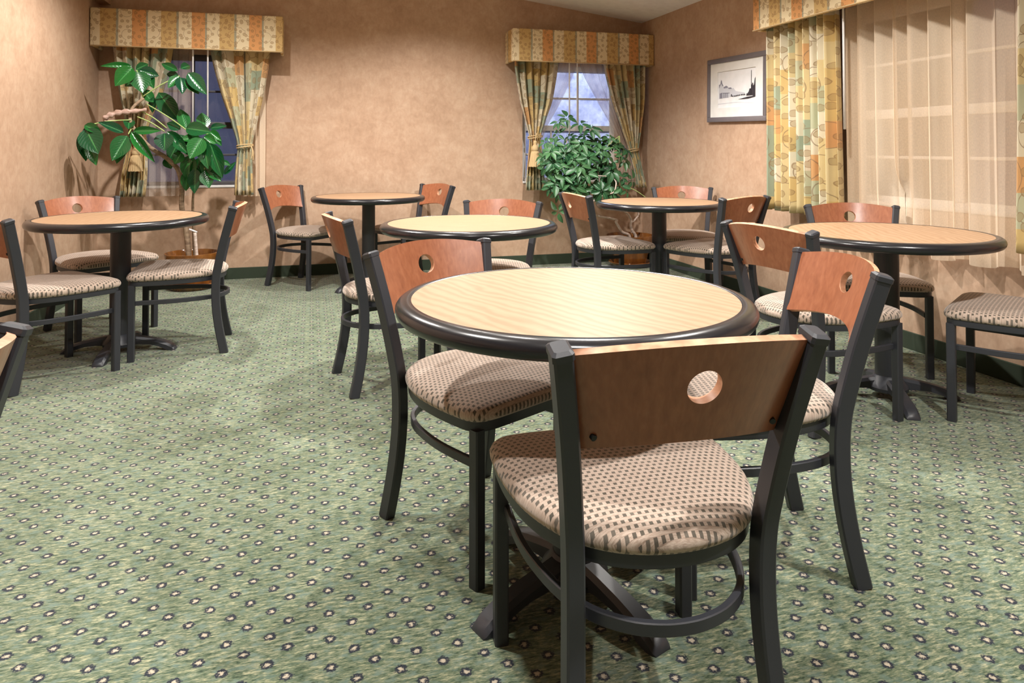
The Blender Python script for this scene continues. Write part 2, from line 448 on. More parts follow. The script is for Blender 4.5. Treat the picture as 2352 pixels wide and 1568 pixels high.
H1 = (-1.47, -.52, .80, 1.955); H2 = (1.985, 2.985, .80, 1.965)
m = wall_faces(XL - .14, XR + .14, 0, 3.35, [H1, H2], .14)
o = m.build('wall_back', 'wall'); o.location = (0, YB, 0); struct(o)
RY0 = 4.6                                                       # local origin on the right wall; u runs towards -Y
H3 = (.92, 2.38, .80, 1.965)
m = wall_faces(RY0 - YB, RY0 - YF, 0, 3.35, [H3], .14)
o = m.build('wall_right', 'wall'); o.location = (XR, RY0, 0); o.rotation_euler = (0, 0, R(-90)); struct(o)
m = MB(); m.box(XL - .14, XL, YF, YB, 0, 3.35); struct(m.build('wall_left', 'wall'))
m = MB(); m.box(XL - .14, XR + .14, YF - .14, YF, 0, 3.35); struct(m.build('wall_front', 'wall'))
m = MB()
zl, zr = ceil_z(XL - .02), ceil_z(XR + .02)
m.add([(XL - .02, YF - .02, zl), (XR + .02, YF - .02, zr), (XR + .02, YB + .02, zr), (XL - .02, YB + .02, zl),
       (XL - .02, YF - .02, zl + .1), (XR + .02, YF - .02, zr + .1), (XR + .02, YB + .02, zr + .1), (XL - .02, YB + .02, zl + .1)],
      [(0, 3, 2, 1), (4, 5, 6, 7), (0, 1, 5, 4), (1, 2, 6, 5), (2, 3, 7, 6), (3, 0, 4, 7)])
struct(m.build('ceiling', 'ceiling_white'))
m = MB(); m.box(XL, XL + .085, YF, YB, 2.345, 3.3); struct(m.build('trim_1', 'wall'))      # boxed-in beam along the left wall
BH = .0974
def baseboard(name, x0, x1, y0, y1):
    m = MB(); m.box(x0, x1, y0, y1, 0, BH, .003); struct(m.build(name, 'base_green'))
baseboard('baseboard_back', XL, XR, YB - .012, YB)
baseboard('baseboard_right', XR - .012, XR, YF, YB)
baseboard('baseboard_left', XL, XL + .012, YF, YB)
baseboard('baseboard_front', XL, XR, YF, YF + .012)
m = MB(); m.box(-14, 16, -10, 20, -.6, -.5); struct(m.build('ground', 'asphalt'))

def window(name, org, rz, h, fog, lights, fm='white_paint'):
    """double-hung sash window in the reveal: frame, meeting rail, glazing bars, panes, sill"""
    a, b, c, d = h; t = structure(name, org); t.rotation_euler = (0, 0, rz)
    gl = 'glass_fogged' if fog else 'glass'
    m = MB(); f = .05
    for q in ((a, b, c, c + f), (a, b, d - f, d), (a, a + f, c + f, d - f), (b - f, b, c + f, d - f)):
        m.box(q[0], q[1], .05, .11, q[2], q[3], .004)
    autosmooth(m.build('frame', fm, t))
    w = (b - a - 2 * f) / lights; mid = 1.342
    for i in range(lights):
        x0 = a + f + i * w; x1 = x0 + w
        if i:
            m = MB(); m.box(x0 - .035, x0 + .035, .045, .112, c + f - .002, d - f + .002, .004); autosmooth(m.build('mullion', fm, t))
        m = MB(); m.box(x0, x1, .062, .104, mid - .028, mid + .028, .004); autosmooth(m.build('meeting_rail', fm, t))
        for (z0, z1) in ((c + f, mid - .028), (mid + .028, d - f)):
            zm = (z0 + z1) / 2; xm = x0 + w * (.62 if name == 'window_2' else .5)
            if name == 'window_2' and z0 < 1: xm = x0 + w * .30
            m = MB(); m.box(x0, x1, .068, .086, zm - .009, zm + .009, .003); autosmooth(m.build('glazing_bar', fm, t))
            m = MB(); m.box(xm - .009, xm + .009, .070, .084, z0, z1, .003); autosmooth(m.build('glazing_bar', fm, t))
            for (p, q) in ((x0, xm), (xm, x1)):
                for (r0, r1) in ((z0, zm), (zm, z1)):
                    m = MB(); m.box(p, q, .0755, .0785, r0, r1); m.build('pane', gl, t)
    m = MB(); m.box(a + .002, b - .002, -.008, .06, c - .002, c + .018, .004); autosmooth(m.build('sill', 'white_paint', t))
    return t
window('window_1', (0, YB, 0), 0, H1, False, 1, 'frame_shaded')  # frame colour darkened because little light falls on it
window('window_2', (0, YB, 0), 0, H2, True, 1)
window('window_3', (XR, RY0, 0), R(-90), H3, False, 2)

def added_lamp(x, y, watts):  # made-up lamp, added outside to make the fogged panes glow
    t = thing('added_lamp', 'added lamp post lighting the frosty window from outside', 'added lamp', (x, y, -.5))
    m = MB(); m.lathe([(.10, 0), (.10, .05), (.055, .09), (.045, .6), (.035, 2.9)], 20); autosmooth(m.build('post', 'metal', t))
    m = MB(); m.lathe([(.04, 2.88), (.13, 2.93), (.14, 2.96), (.10, 2.97)], 24); autosmooth(m.build('collar', 'metal', t))
    m = MB(); m.lathe([(.09, 2.965), (.155, 3.06), (.17, 3.16), (.15, 3.27), (.09, 3.34), (.02, 3.36)], 28); m.build('globe', 'added_glow', t, True)
    ld = bpy.data.lights.new('added_glow', 'POINT'); ld.energy = watts; ld.color = (.72, .80, 1.0); ld.shadow_soft_size = .2
    lo = bpy.data.objects.new('added_bulb', ld); COL.objects.link(lo); lo.parent = t; lo.location = (0, -.25, 3.1)
added_lamp(2.75, 8.6, 420)

# ================================================================ CEILING LAMPS
def ceiling_lamp(x, y, watts):
    z = ceil_z(x)
    t = thing('ceiling_light', 'round white recessed ceiling downlight in the sloping ceiling', 'ceiling light', (x, y, z - .012), 0, 'recessed ceiling downlights')
    m = MB(); m.lathe([(.072, .0), (.074, -.008), (.098, -.006), (.100, .0), (.100, .03), (.072, .03)], 32, cap=False); autosmooth(m.build('trim_ring', 'lamp_trim', t))
    m = MB(); m.lathe([(.001, .006), (.074, .006)], 32, cap=False); m.build('lens', 'lens', t)
    ld = bpy.data.lights.new('downlight', 'SPOT'); ld.energy = watts; ld.color = (1.0, .955, .90)
    ld.spot_size = R(142); ld.spot_blend = .60; ld.shadow_soft_size = .035
    lo = bpy.data.objects.new('bulb', ld); COL.objects.link(lo); lo.parent = t; lo.location = (0, 0, -.02)
for q in LAMPS: ceiling_lamp(*q)

# ================================================================ WINDOW DRESSING (local frame: u along wall, -y into the room)
def valance(org, rz, u0, u1, label, z0=1.958, z1=2.268, depth=.285, u_shift=0.0):
    t = thing('valance', label, 'valance', org, rz, 'upholstered window valances')
    def padded(name, quad):
        m = MB(); x0, x1, y0, y1 = quad; m.box(x0, x1, y0, y1, z0, z1, .011)
        if name == 'face_panel': m.uv = [(v[0] - u0 + u_shift, v[2]) for v in m.v]
        else: m.uv = [(v[1] + .33, v[2]) for v in m.v]
        o = m.build(name, 'valance', t, uv=True); autosmooth(o, 50); return o
    padded('face_panel', (u0, u1, -depth, -depth + .03))
    padded('side_return', (u0, u0 + .028, -depth + .026, -.002))
    padded('side_return', (u1 - .028, u1, -depth + .026, -.002))
    m = MB(); m.box(u0 + .012, u1 - .012, -depth + .02, -.002, z1 - .028, z1 - .006); m.build('top_board', 'valance', t, uv=True)
    m = MB(); m.tube([(u0 + .004, -depth - .001, z0 + .004), (u1 - .004, -depth - .001, z0 + .004)], .005, 8); m.build('piping', 'rope', t, True)
    return t
valance((0, YB, 0), 0, XL + .004, -.242, 'box valance in striped leaf fabric over the window behind the large-leaved plant', u_shift=.024)
valance((0, YB, 0), 0, 1.805, XR - .004, 'box valance in striped leaf fabric over the frosty window behind the bushy plant', u_shift=.036)
valance((XR, RY0, 0), R(-90), .315, 2.50, 'long box valance in striped leaf fabric over the wide sheer-curtained window', u_shift=.36)

def cloth(rows, nf, off, fw, seed, cols=None, sharp=1.0, nv=30, hem=0.0, press=None):
    """hanging cloth; rows = (z, u0, u1, amp) from top to bottom"""
    r = random.Random(seed); cols = cols or nf * 9
    ph = [r.uniform(-.22, .22) for _ in range(nf + 2)]; am = [r.uniform(.65, 1.25) for _ in range(nf + 2)]
    ks = [0]
    for i in range(len(rows) - 1): ks.append(ks[-1] + abs(rows[i + 1][0] - rows[i][0]))
    def row(t):
        s = t * ks[-1]
        i = max(j for j in range(len(rows) - 1) if ks[j] <= s + 1e-9); i = min(i, len(rows) - 2)
        k = (s - ks[i]) / max(1e-6, ks[i + 1] - ks[i]); 
        A = [rows[max(i - 1, 0)], rows[i], rows[i + 1], rows[min(i + 2, len(rows) - 1)]]
        out = [A[1][0] + (A[2][0] - A[1][0]) * k]
        for c in (1, 2, 3):
            p0, p1, p2, p3 = (q[c] for q in A)
            m1 = (p2 - p0) / 2 if i > 0 else (p2 - p1); m2 = (p3 - p1) / 2 if i < len(rows) - 2 else (p2 - p1)
            out.append((2 * k ** 3 - 3 * k * k + 1) * p1 + (k ** 3 - 2 * k * k + k) * m1 + (-2 * k ** 3 + 3 * k * k) * p2 + (k ** 3 - k * k) * m2)
        return out
    V = []; UV = []; F = []
    for j in range(nv + 1):
        z, a, b, amp = row(j / nv)
        for i in range(cols + 1):
            u = i / cols; fo = u * nf; k = int(fo); fr = fo - k
            p = ph[min(k, nf)] * (1 - fr) + ph[min(k + 1, nf + 1)] * fr
            w = math.sin(2 * math.pi * (fo + p) )
            w = math.copysign(abs(w) ** sharp, w)
            aa = am[min(k, nf)] * (1 - fr) + am[min(k + 1, nf + 1)] * fr
            dx = .22 * (b - a) / nf * math.sin(4 * math.pi * (fo + p)) * .4
            zz = z + (hem * math.sin(2 * math.pi * fo * .5 + seed) if j == nv else 0)
            yy = off + amp * aa * w; xx = a + (b - a) * u + dx
            if press:                                    # something leans against the cloth here
                g = min(1, 1.9 * math.exp(-((xx - press[0]) / press[2]) ** 2 - ((zz - press[1]) / press[3]) ** 2)); yy += (min(yy, press[4]) - yy) * g
            V.append((xx, -yy, zz)); UV.append((u * fw + seed * .31, z))
    c = cols + 1
    for j in range(nv):
        for i in range(cols): F.append((j * c + i, j * c + i + 1, (j + 1) * c + i + 1, (j + 1) * c + i))
    return V, F, UV
def rope_ring(t, u, z, ru, rd, off, n=2):
    for k in range(n):
        m = MB(); pts = [(u + ru * math.cos(a), -off + rd * math.sin(a), z + .012 * (k - .5) + .010 * math.cos(a + k)) for a in [2 * math.pi * i / 28 for i in range(29)]]
        m.tube(pts, .0055, 7); m.build('tie_rope', 'rope', t, True)
def tassel(t, u, y, ztop, k=1.0):
    m = MB(); pts = smooth_path([(u + .02, y + .01, ztop + .08), (u + .006, y - .005, ztop + .04), (u, y, ztop)], 5); m.tube(pts, .005, 7)
    m.build('tassel_cord', 'rope', t, True)
    m = MB(); m.lathe([(.004, .01), (.014, .004), (.017, -.012), (.012, -.024), (.022, -.036), (.030, -.055), (.031, -.075), (.026, -.082)], 20, center=(0, 0))
    h = m.build('tassel_head', 'rope', t, True); h.location = (u, y, ztop); h.scale = (k, k, k)
    m = MB(); prof = []
    n = 40; v = []; f = []
    for j, (r, z) in enumerate([(.026, -.080), (.036, -.10), (.043, -.14), (.050, -.185), (.053, -.215), (.049, -.214), (.02, -.20)]):
        for i in range(n):
            a = 2 * math.pi * i / n; rr = r * (1 + (.05 if i % 2 else -.03)); v.append((rr * math.cos(a), rr * math.sin(a), z + (.003 if i % 3 == 0 and j == 4 else 0)))
    for j in range(6):
        for i in range(n): f.append((j * n + i, j * n + (i + 1) % n, (j + 1) * n + (i + 1) % n, (j + 1) * n + i))
    m.add(v, f); s = m.build('tassel_skirt', 'rope', t); s.location = (u, y, ztop); s.scale = (k, k, k)
def drape(org, rz, rows, nf, off, fw, seed, label, tie=None, tas=None, sharp=.8, hem=0):
    t = thing('drape', label, 'curtain', org, rz, 'leaf-print drapes')
    V, F, UV = cloth(rows, nf, off, fw, seed, sharp=sharp, hem=hem)
    o = mesh_obj('fabric', V, F, 'drape', t, True, UV)
    sm = o.modifiers.new('thickness', 'SOLIDIFY'); sm.thickness = .002
    if tie: rope_ring(t, *tie)
    if tas: tassel(t, *tas)
    return t
BO = (0, YB, 0); RO = (XR, RY0, 0); RZ = R(-90)
drape(BO, 0, [(2.185, -1.575, -1.12, .032), (1.95, -1.570, -1.13, .032), (1.60, -1.525, -1.205, .030), (1.30, -1.470, -1.315, .024), (1.21, -1.458, -1.325, .018), (1.10, -1.475, -1.315, .022), (.92, -1.505, -1.315, .028), (.738, -1.520, -1.330, .030)],
      6, .15, .95, 3, 'gathered leaf-print drape half hidden by the large-leaved plant', (-1.392, 1.208, .074, .042, .15), (-1.385, -.215, 1.165, 1.0))
drape(BO, 0, [(2.185, -.835, -.335, .030), (1.95, -.822, -.345, .030), (1.60, -.740, -.398, .030), (1.30, -.648, -.462, .022), (1.157, -.612, -.492, .016), (1.05, -.618, -.490, .018), (.90, -.628, -.484, .018), (.738, -.632, -.476, .020)],
      5, .15, .95, 8, 'leaf-print drape tied back beside the chair against the wall, cord hanging free', (-.552, 1.157, .066, .038, .15), None)
dr = [o for o in COL.objects if o.name.startswith('drape')][-1]
m = MB()
for (dx, dz) in ((.0, -.115), (.016, -.125), (.008, -.09)):
    m.tube(smooth_path([(-.500, -.19, 1.157), (-.488 + dx * .4, -.198, 1.11), (-.498 + dx, -.195, 1.157 + dz)], 5), .0048, 6)
m.build('tie_cord', 'rope', dr, True)
drape(BO, 0, [(2.185, 1.845, 2.325, .032), (1.95, 1.852, 2.315, .032), (1.60, 1.905, 2.255, .032), (1.35, 1.975, 2.165, .024), (1.25, 2.003, 2.130, .017), (1.10, 1.995, 2.148, .022), (.90, 1.975, 2.165, .028), (.738, 1.962, 2.178, .032)],
      6, .15, .95, 5, 'leaf-print drape tied back with a big tassel beside the frosty window', (2.066, 1.248, .070, .042, .15), (2.045, -.215, 1.205, 1.12))
drape(BO, 0, [(2.185, 2.770, 3.225, .030), (1.95, 2.787, 3.215, .030), (1.60, 2.875, 3.205, .030), (1.30, 2.985, 3.170, .024), (1.125, 3.050, 3.150, .014), (1.0, 3.085, 3.175, .016), (.88, 3.115, 3.200, .018), (.748, 3.125, 3.235, .022)],
      6, .15, .95, 9, 'leaf-print drape tied back in the corner, lower end bunched narrow', (3.100, 1.123, .056, .036, .15), None)
drape(RO, RZ, [(2.185, .352, .990, .046), (1.90, .350, 1.000, .048), (1.3, .350, 1.010, .050), (.712, .350, 1.022, .054)],
      9, .165, 1.35, 12, 'straight leaf-print drape hanging between the framed street picture and the sheers', hem=.006)
drape(RO, RZ, [(2.185, 2.150, 2.39, .030), (1.90, 2.150, 2.39, .030), (1.3, 2.140, 2.39, .030), (.655, 2.125, 2.39, .032)],
      4, .13, .60, 15, 'narrow leaf-print drape at the end of the wide sheers away from the picture', hem=.006)

def sheer(org, rz, rows, nf, off, fw, seed, label, mat='sheer', sharp=.9, hem=0.0, cols=None, press=None):
    V, F, UV = cloth(rows, nf, off, fw, seed, sharp=sharp, hem=hem, cols=cols, press=press)
    o = mesh_obj('sheer_curtain', V, F, mat, None, True, UV); o.location = org; o.rotation_euler = (0, 0, rz)
    return tag(o, label, 'sheer curtain', 'sheer curtains')
sheer(BO, 0, [(2.185, -1.52, -.985, .018), (1.95, -1.52, -.985, .018), (1.3, -1.50, -.995, .020), (.735, -1.49, -1.005, .022)], 6, .062, .9, 21,
      'thin sheer hanging behind the trunk of the large-leaved plant', 'sheer_thin')
sheer(BO, 0, [(2.185, -.72, -.385, .016), (1.95, -.70, -.385, .016), (1.3, -.60, -.386, .016), (.722, -.575, -.388, .018)], 4, .062, .6, 22,
      'narrow sheer strip behind the drape beside the wall table', 'sheer')
sheer(BO, 0, [(2.185, 2.28, 2.525, .016), (1.96, 2.26, 2.52, .016), (1.60, 2.15, 2.36, .014), (1.25, 2.075, 2.175, .012), (1.0, 2.07, 2.185, .014), (.775, 2.05, 2.195, .016)], 5, .075, .7, 23,
      'gauzy sheer swept aside behind the big-tasselled drape', 'sheer_thin')
sheer(BO, 0, [(2.185, 2.545, 3.00, .018), (1.96, 2.55, 3.00, .018), (1.60, 2.74, 3.03, .016), (1.25, 2.945, 3.080, .012), (1.12, 3.00, 3.11, .010), (1.0, 2.985, 3.13, .012), (.765, 2.975, 3.165, .014)], 6, .075, .8, 24,
      'gauzy sheer swept across towards the corner drape', 'sheer_thin')
sheer(RO, RZ, [(2.185, .97, 2.30, .034), (1.9, .97, 2.30, .036), (1.3, .975, 2.30, .038), (.556, .985, 2.30, .040)], 11, .064, 3.0, 25,
      'wide beige sheer in deep pleats beside the window table', 'sheer', sharp=.75, hem=.012, cols=170, press=(1.36, .77, .085, .15, .034))

def rod(org, rz, u0, u1, wands, label):
    t = thing('traverse_rod', label, 'curtain rod', org, rz, 'traverse rods behind the valances')
    m = MB(); m.box(u0, u1, -.205, -.185, 2.19, 2.215, .003); autosmooth(m.build('track', 'white_plastic', t))
    for u in (u0 + .05, u1 - .05):
        m = MB(); m.box(u - .012, u + .012, -.19, -.001, 2.195, 2.21); m.build('bracket', 'white_plastic', t)
    for u, z, tilt in wands:
        m = MB(); m.tube([(u, -.197, 2.192), (u + tilt * .3, -.20, 2.0), (u + tilt, -.20, z)], [.0055, .0065, .0072], 10); m.build('wand', 'white_plastic', t, True)
    return t
rod(BO, 0, -1.66, -.30, [(-.964, 1.175, .006), (-.849, 1.19, .006)], 'white track with two thin wands behind the large-leaved plant')
rod(BO, 0, 1.86, 3.20, [(2.400, 1.268, -.001), (2.481, 1.31, -.001)], 'white track with two thin wands at the frosty window')
rod(RO, RZ, .36, 2.45, [(1.093, 1.25, .006)], 'white track with one thin wand beside the wide sheers')

# ================================================================ FRAMED STREET PICTURE
def picture():
    t = thing('framed_picture', 'grey-framed black and white street scene in a wide white mat', 'picture', (XR, 4.898, 1.614), RZ)
    t.rotation_euler = (0, R(1.3), R(-90)); w, h, f, d = .405, .263, .040, .030
    for q in ((-w, w, h - f, h), (-w, w, -h, -h + f)):
        m = MB(); m.box(q[0], q[1], -d, -.001, q[2], q[3], .004); autosmooth(m.build('frame_rail', 'frame_grey', t))
    for q in ((-w, -w + f), (w - f, w)):
        m = MB(); m.box(q[0], q[1], -d, -.001, -h + f, h - f, .004); autosmooth(m.build('frame_stile', 'frame_grey', t))
    pu, pt, pb = .262, .152, -.146
    m = MB()                                               # mat board with a window cut
    for (a, b, c, e) in ((-w + f, w - f, pt, h - f), (-w + f, w - f, -h + f, pb), (-w + f, -pu, pb, pt), (pu, w - f, pb, pt)):
        m.box(a, b, -.019, -.012, c, e)
    m.build('mat_board', 'mat_board', t)
    m = MB(); m.box(-pu - .004, pu + .004, -.011, -.007, pb - .004, pt + .004); pr = m.build('print', 'paper', t)
    def shapes(name, mat, polys, y):
        m = MB()
        for p in polys:
            n = len(p); v = [(-pu + a * 2 * pu, y, pb + b * (pt - pb)) for a, b in p] + [(-pu + a * 2 * pu, y + .0012, pb + b * (pt - pb)) for a, b in p]
            m.add(v, [tuple(range(n)), tuple(range(2 * n - 1, n - 1, -1))] + [(i, n + i, n + (i + 1) % n, (i + 1) % n) for i in range(n)])
        m.build(name, mat, pr)
    shapes('print_buildings', 'ink_light', [[(.02, .25), (.30, .27), (.30, .52), (.22, .60), (.16, .56), (.12, .66), (.08, .78), (.05, .62), (.02, .66)],
                                     [(.30, .28), (.48, .30), (.48, .44), (.42, .52), (.36, .50), (.30, .54)], [(.48, .30), (.72, .32), (.72, .37), (.60, .40), (.48, .43)],
                                     [(.0, .10), (.55, .12), (.98, .07), (.98, .08), (.5, .135), (.0, .115)]], -.0118)
    pol = [[(.03, .64), (.07, .66), (.085, .76), (.10, .76), (.115, .68), (.15, .60), (.12, .60), (.09, .68), (.05, .60), (.03, .55)],
           [(.05, .26), (.12, .26), (.12, .42), (.05, .40)], [(.16, .57), (.23, .60), (.27, .57), (.27, .54), (.16, .53)], [(.28, .54), (.36, .54), (.38, .50), (.30, .50)]]
    for k in range(6): pol.append([(.14 + k * .025, .27), (.152 + k * .025, .27), (.152 + k * .025, .40), (.14 + k * .025, .40)])
    pol.append([(.13, .40), (.32, .385), (.32, .40), (.13, .415)])
    shapes('print_midtones', 'ink_mid', pol, -.0130)
    pol = [[(.92, .27), (.99, .27), (.99, .76), (.965, .70), (.95, .55), (.92, .52)], [(.80, .28), (.92, .28), (.92, .56), (.88, .56), (.88, .46), (.84, .46), (.82, .38), (.80, .36)],
           [(.876, .30), (.884, .30), (.884, .93), (.876, .93)], [(.90, .55), (.925, .55), (.92, .60), (.90, .60)], [(.55, .20), (.80, .20), (.99, .24), (.99, .27), (.78, .25)], [(.76, .28), (.80, .28), (.80, .34), (.77, .34)]]
    for k, (a, b) in enumerate([(.36, .29), (.40, .28), (.45, .28), (.49, .285), (.53, .29), (.57, .295), (.62, .30), (.66, .30), (.70, .30)]):
        pol.append([(a, b), (a + .03, b), (a + .026, b + .035 + .03 * (k == 0)), (a + .008, b + .035 + .03 * (k == 0))])
    shapes('print_darks', 'ink_dark', pol, -.0142)
    return t
picture()

# ================================================================ TABLES
def make_table(label, loc, rot):
    t = thing('round_table', label, 'table', (*loc, 0), rot, 'round pedestal tables')
    m = MB(); m.lathe([(.0005, .7505), (.419, .7505)], 96, cap=False); m.lathe([(.419, .715), (.0005, .715)], 96, cap=False)
    m.build('tabletop', 'maple', t)
    m = MB(); m.lathe([(.4175, .7495), (.4185, .7515), (.432, .7512), (.444, .7485), (.4525, .7430), (.4575, .7350), (.4585, .7270), (.4560, .7180), (.4500, .7105), (.442, .7065), (.415, .7055), (.415, .716)], 96, cap=False)
    m.build('edge_band', 'vinyl', t, True)
    m = MB(); m.lathe([(.0525, .04), (.0525, .695)], 40, cap=False); m.build('column', 'metal', t, True)
    m = MB(); m.lathe([(.06, .690), (.075, .695), (.075, .702), (.06, .7056)], 32)
    for k in range(4):
        a = k * math.pi / 2; c, s = math.cos(a), math.sin(a)
        p = [(.05, -.022), (.30, -.014), (.30, .014), (.05, .022)]
        v = [(x * c - y * s, x * s + y * c, z) for z in (.698, .7056) for x, y in p]
        m.add(v, [(3, 2, 1, 0), (4, 5, 6, 7), (0, 1, 5, 4), (1, 2, 6, 5), (2, 3, 7, 6), (3, 0, 4, 7)])
    m.build('top_plate', 'metal', t)
    m = MB(); m.lathe([(.02, .030), (.085, .034), (.088, .050), (.080, .066), (.066, .080), (.056, .098), (.052, .10)], 40); autosmooth(m.build('hub', 'metal', t))
    for k in range(4):
        a = k * math.pi / 2
        st = [(.045, .036, .092, .028), (.11, .040, .080, .027), (.17, .036, .068, .028), (.215, .024, .056, .029), (.25, .006, .044, .030), (.275, .0, .032, .030), (.293, .0, .018, .028), (.300, .0, .006, .024)]
        v = []; f = []
        for r, zb, zt, w in st:
            c = .010
            sec = [(-w, zb), (w, zb), (w, max(zb + .002, zt - c * 1.2)), (w - c, zt), (-w + c, zt), (-w, max(zb + .002, zt - c * 1.2))]
            for y, z in sec: v.append((r * math.cos(a) - y * math.sin(a), r * math.sin(a) + y * math.cos(a), z))
        for i in range(len(st) - 1):
            for j in range(6): f.append((i * 6 + j, i * 6 + (j + 1) % 6, (i + 1) * 6 + (j + 1) % 6, (i + 1) * 6 + j))
        f.append(tuple(range(5, -1, -1))); f.append(tuple((len(st) - 1) * 6 + j for j in range(6)))
        m = MB(); m.add(v, f); autosmooth(m.build('foot', 'metal', t), 40)
    return t
first = None
for label, loc, rot in [
    ('free-standing round maple table clear of all walls with three chairs pulled up', (.657, 1.725), R(-159)),
    ('middle round maple table between the wall table and the free-standing table', (.789, 3.582), R(80)),
    ('plant table, round maple, beside the large-leaved plant', (-1.030, 4.417), R(-7)),
    ('wall table, round maple, by the bare wall between two curtained windows', (.451, 5.865), R(30)),
    ('corner table, round maple, in front of the bushy plant', (2.434, 4.637), R(19)),
    ('sheer-side table, round maple, beside the wide beige sheers', (2.548, 2.652), R(-25))]:
    if first is None: first = make_table(label, loc, rot)
    else:
        t = copy_tree(first); t.location = (*loc, 0); t.rotation_euler = (0, 0, rot); t['label'] = label

# ================================================================ CHAIRS (local +Y is forward)
def seat_outline():
    half = [(0, .296), (.12, .296), (.190, .294), (.232, .284), (.254, .258), (.260, .215), (.259, .12), (.246, .02), (.217, -.065), (.176, -.132), (.122, -.175), (.062, -.197), (0, -.204)]
    pts = half + [(-x, y) for x, y in reversed(half[1:-1])]
    P = pts + pts[:1]
    out = smooth_path([(x, y, 0) for x, y in P], 4)[:-1]
    return [(p.x, p.y) for p in out]
def ring_mesh(out, levels):
    m = MB(); n = len(out); v = []; f = []
    cy = .06
    for k, z in levels:
        for x, y in out: v.append((x * k[0] if isinstance(k, tuple) else x * k, cy + (y - cy) * (k[0] if isinstance(k, tuple) else k), z))
    for j in range(len(levels) - 1):
        for i in range(n): f.append((j * n + i, j * n + (i + 1) % n, (j + 1) * n + (i + 1) % n, (j + 1) * n + i))
    f.append(tuple(range(n))[::-1]); f.append(tuple((len(levels) - 1) * n + i for i in range(n)))
    m.add(v, f); return m
def rect(w, d, c=.004):
    w /= 2; d /= 2
    return [(-w + c, -d), (w - c, -d), (w, -d + c), (w, d - c), (w - c, d), (-w + c, d), (-w, d - c), (-w, -d + c)]
def panel_mesh():
    HW0, HW1, HT = .189, .221, .186; hc = .105; hr = .0315; th = .0180
    def hw(t): return HW0 + (HW1 - HW0) * t
    def surf(x, w, side):
        t = w / HT; s = max(-1, min(1, x / hw(t)))
        y = -.178 + (-.236 + .178) * t - .062 * (1 - s * s); z = .622 + .176 * t + .022 * (1 - s * s)
        nx = .62 * s * .5 ; n = Vector((-nx, -1, -.31)).normalized()
        p = Vector((x, y, z)) + n * (th * (.5 if side else -.5))
        return tuple(p)
    angs = [2 * math.pi * i / 64 for i in range(64)]
    for cx, cw in ((-HW0, 0), (HW0, 0), (HW1, HT), (-HW1, HT)):
        a = math.atan2(cw - hc, cx) % (2 * math.pi)
        k = min(range(64), key=lambda i: abs((angs[i] - a + math.pi) % (2 * math.pi) - math.pi)); angs[k] = a
    rays = []
    for a in angs:
        dx, dw = math.cos(a), math.sin(a); best = 9
        if dw > 1e-6: best = min(best, (HT - hc) / dw)
        if dw < -1e-6: best = min(best, -hc / dw)
        for sg in (1, -1):            # side: sg*x = hw((hc+dw*q)/HT)
            k = (HW1 - HW0) / HT; den = sg * dx - k * dw
            if den > 1e-6: best = min(best, (HW0 + k * hc) / den)
        rays.append((dx, dw, best))
    NR = 9; n = 64; V = []; F = []; MI = []
    for side in (0, 1):
        for r in range(NR):
            for dx, dw, b in rays:
                q = hr + (b - hr) * (r / (NR - 1)); V.append(surf(q * dx, hc + q * dw, side))
    for side in (0, 1):
        o = side * NR * n
        for r in range(NR - 1):
            for i in range(n):
                j = (i + 1) % n; q = (o + r * n + i, o + (r + 1) * n + i, o + (r + 1) * n + j, o + r * n + j)
                F.append(q if side == 1 else q[::-1]); MI.append(0)
    for ring in (0, NR - 1):
        b0 = len(V)
        V += [V[ring * n + i] for i in range(n)] + [V[NR * n + ring * n + i] for i in range(n)]
        for i in range(n):
            j = (i + 1) % n; q = (b0 + i, b0 + j, b0 + n + j, b0 + n + i)
            F.append(q if ring else q[::-1]); MI.append(1)
    return V, F, MI
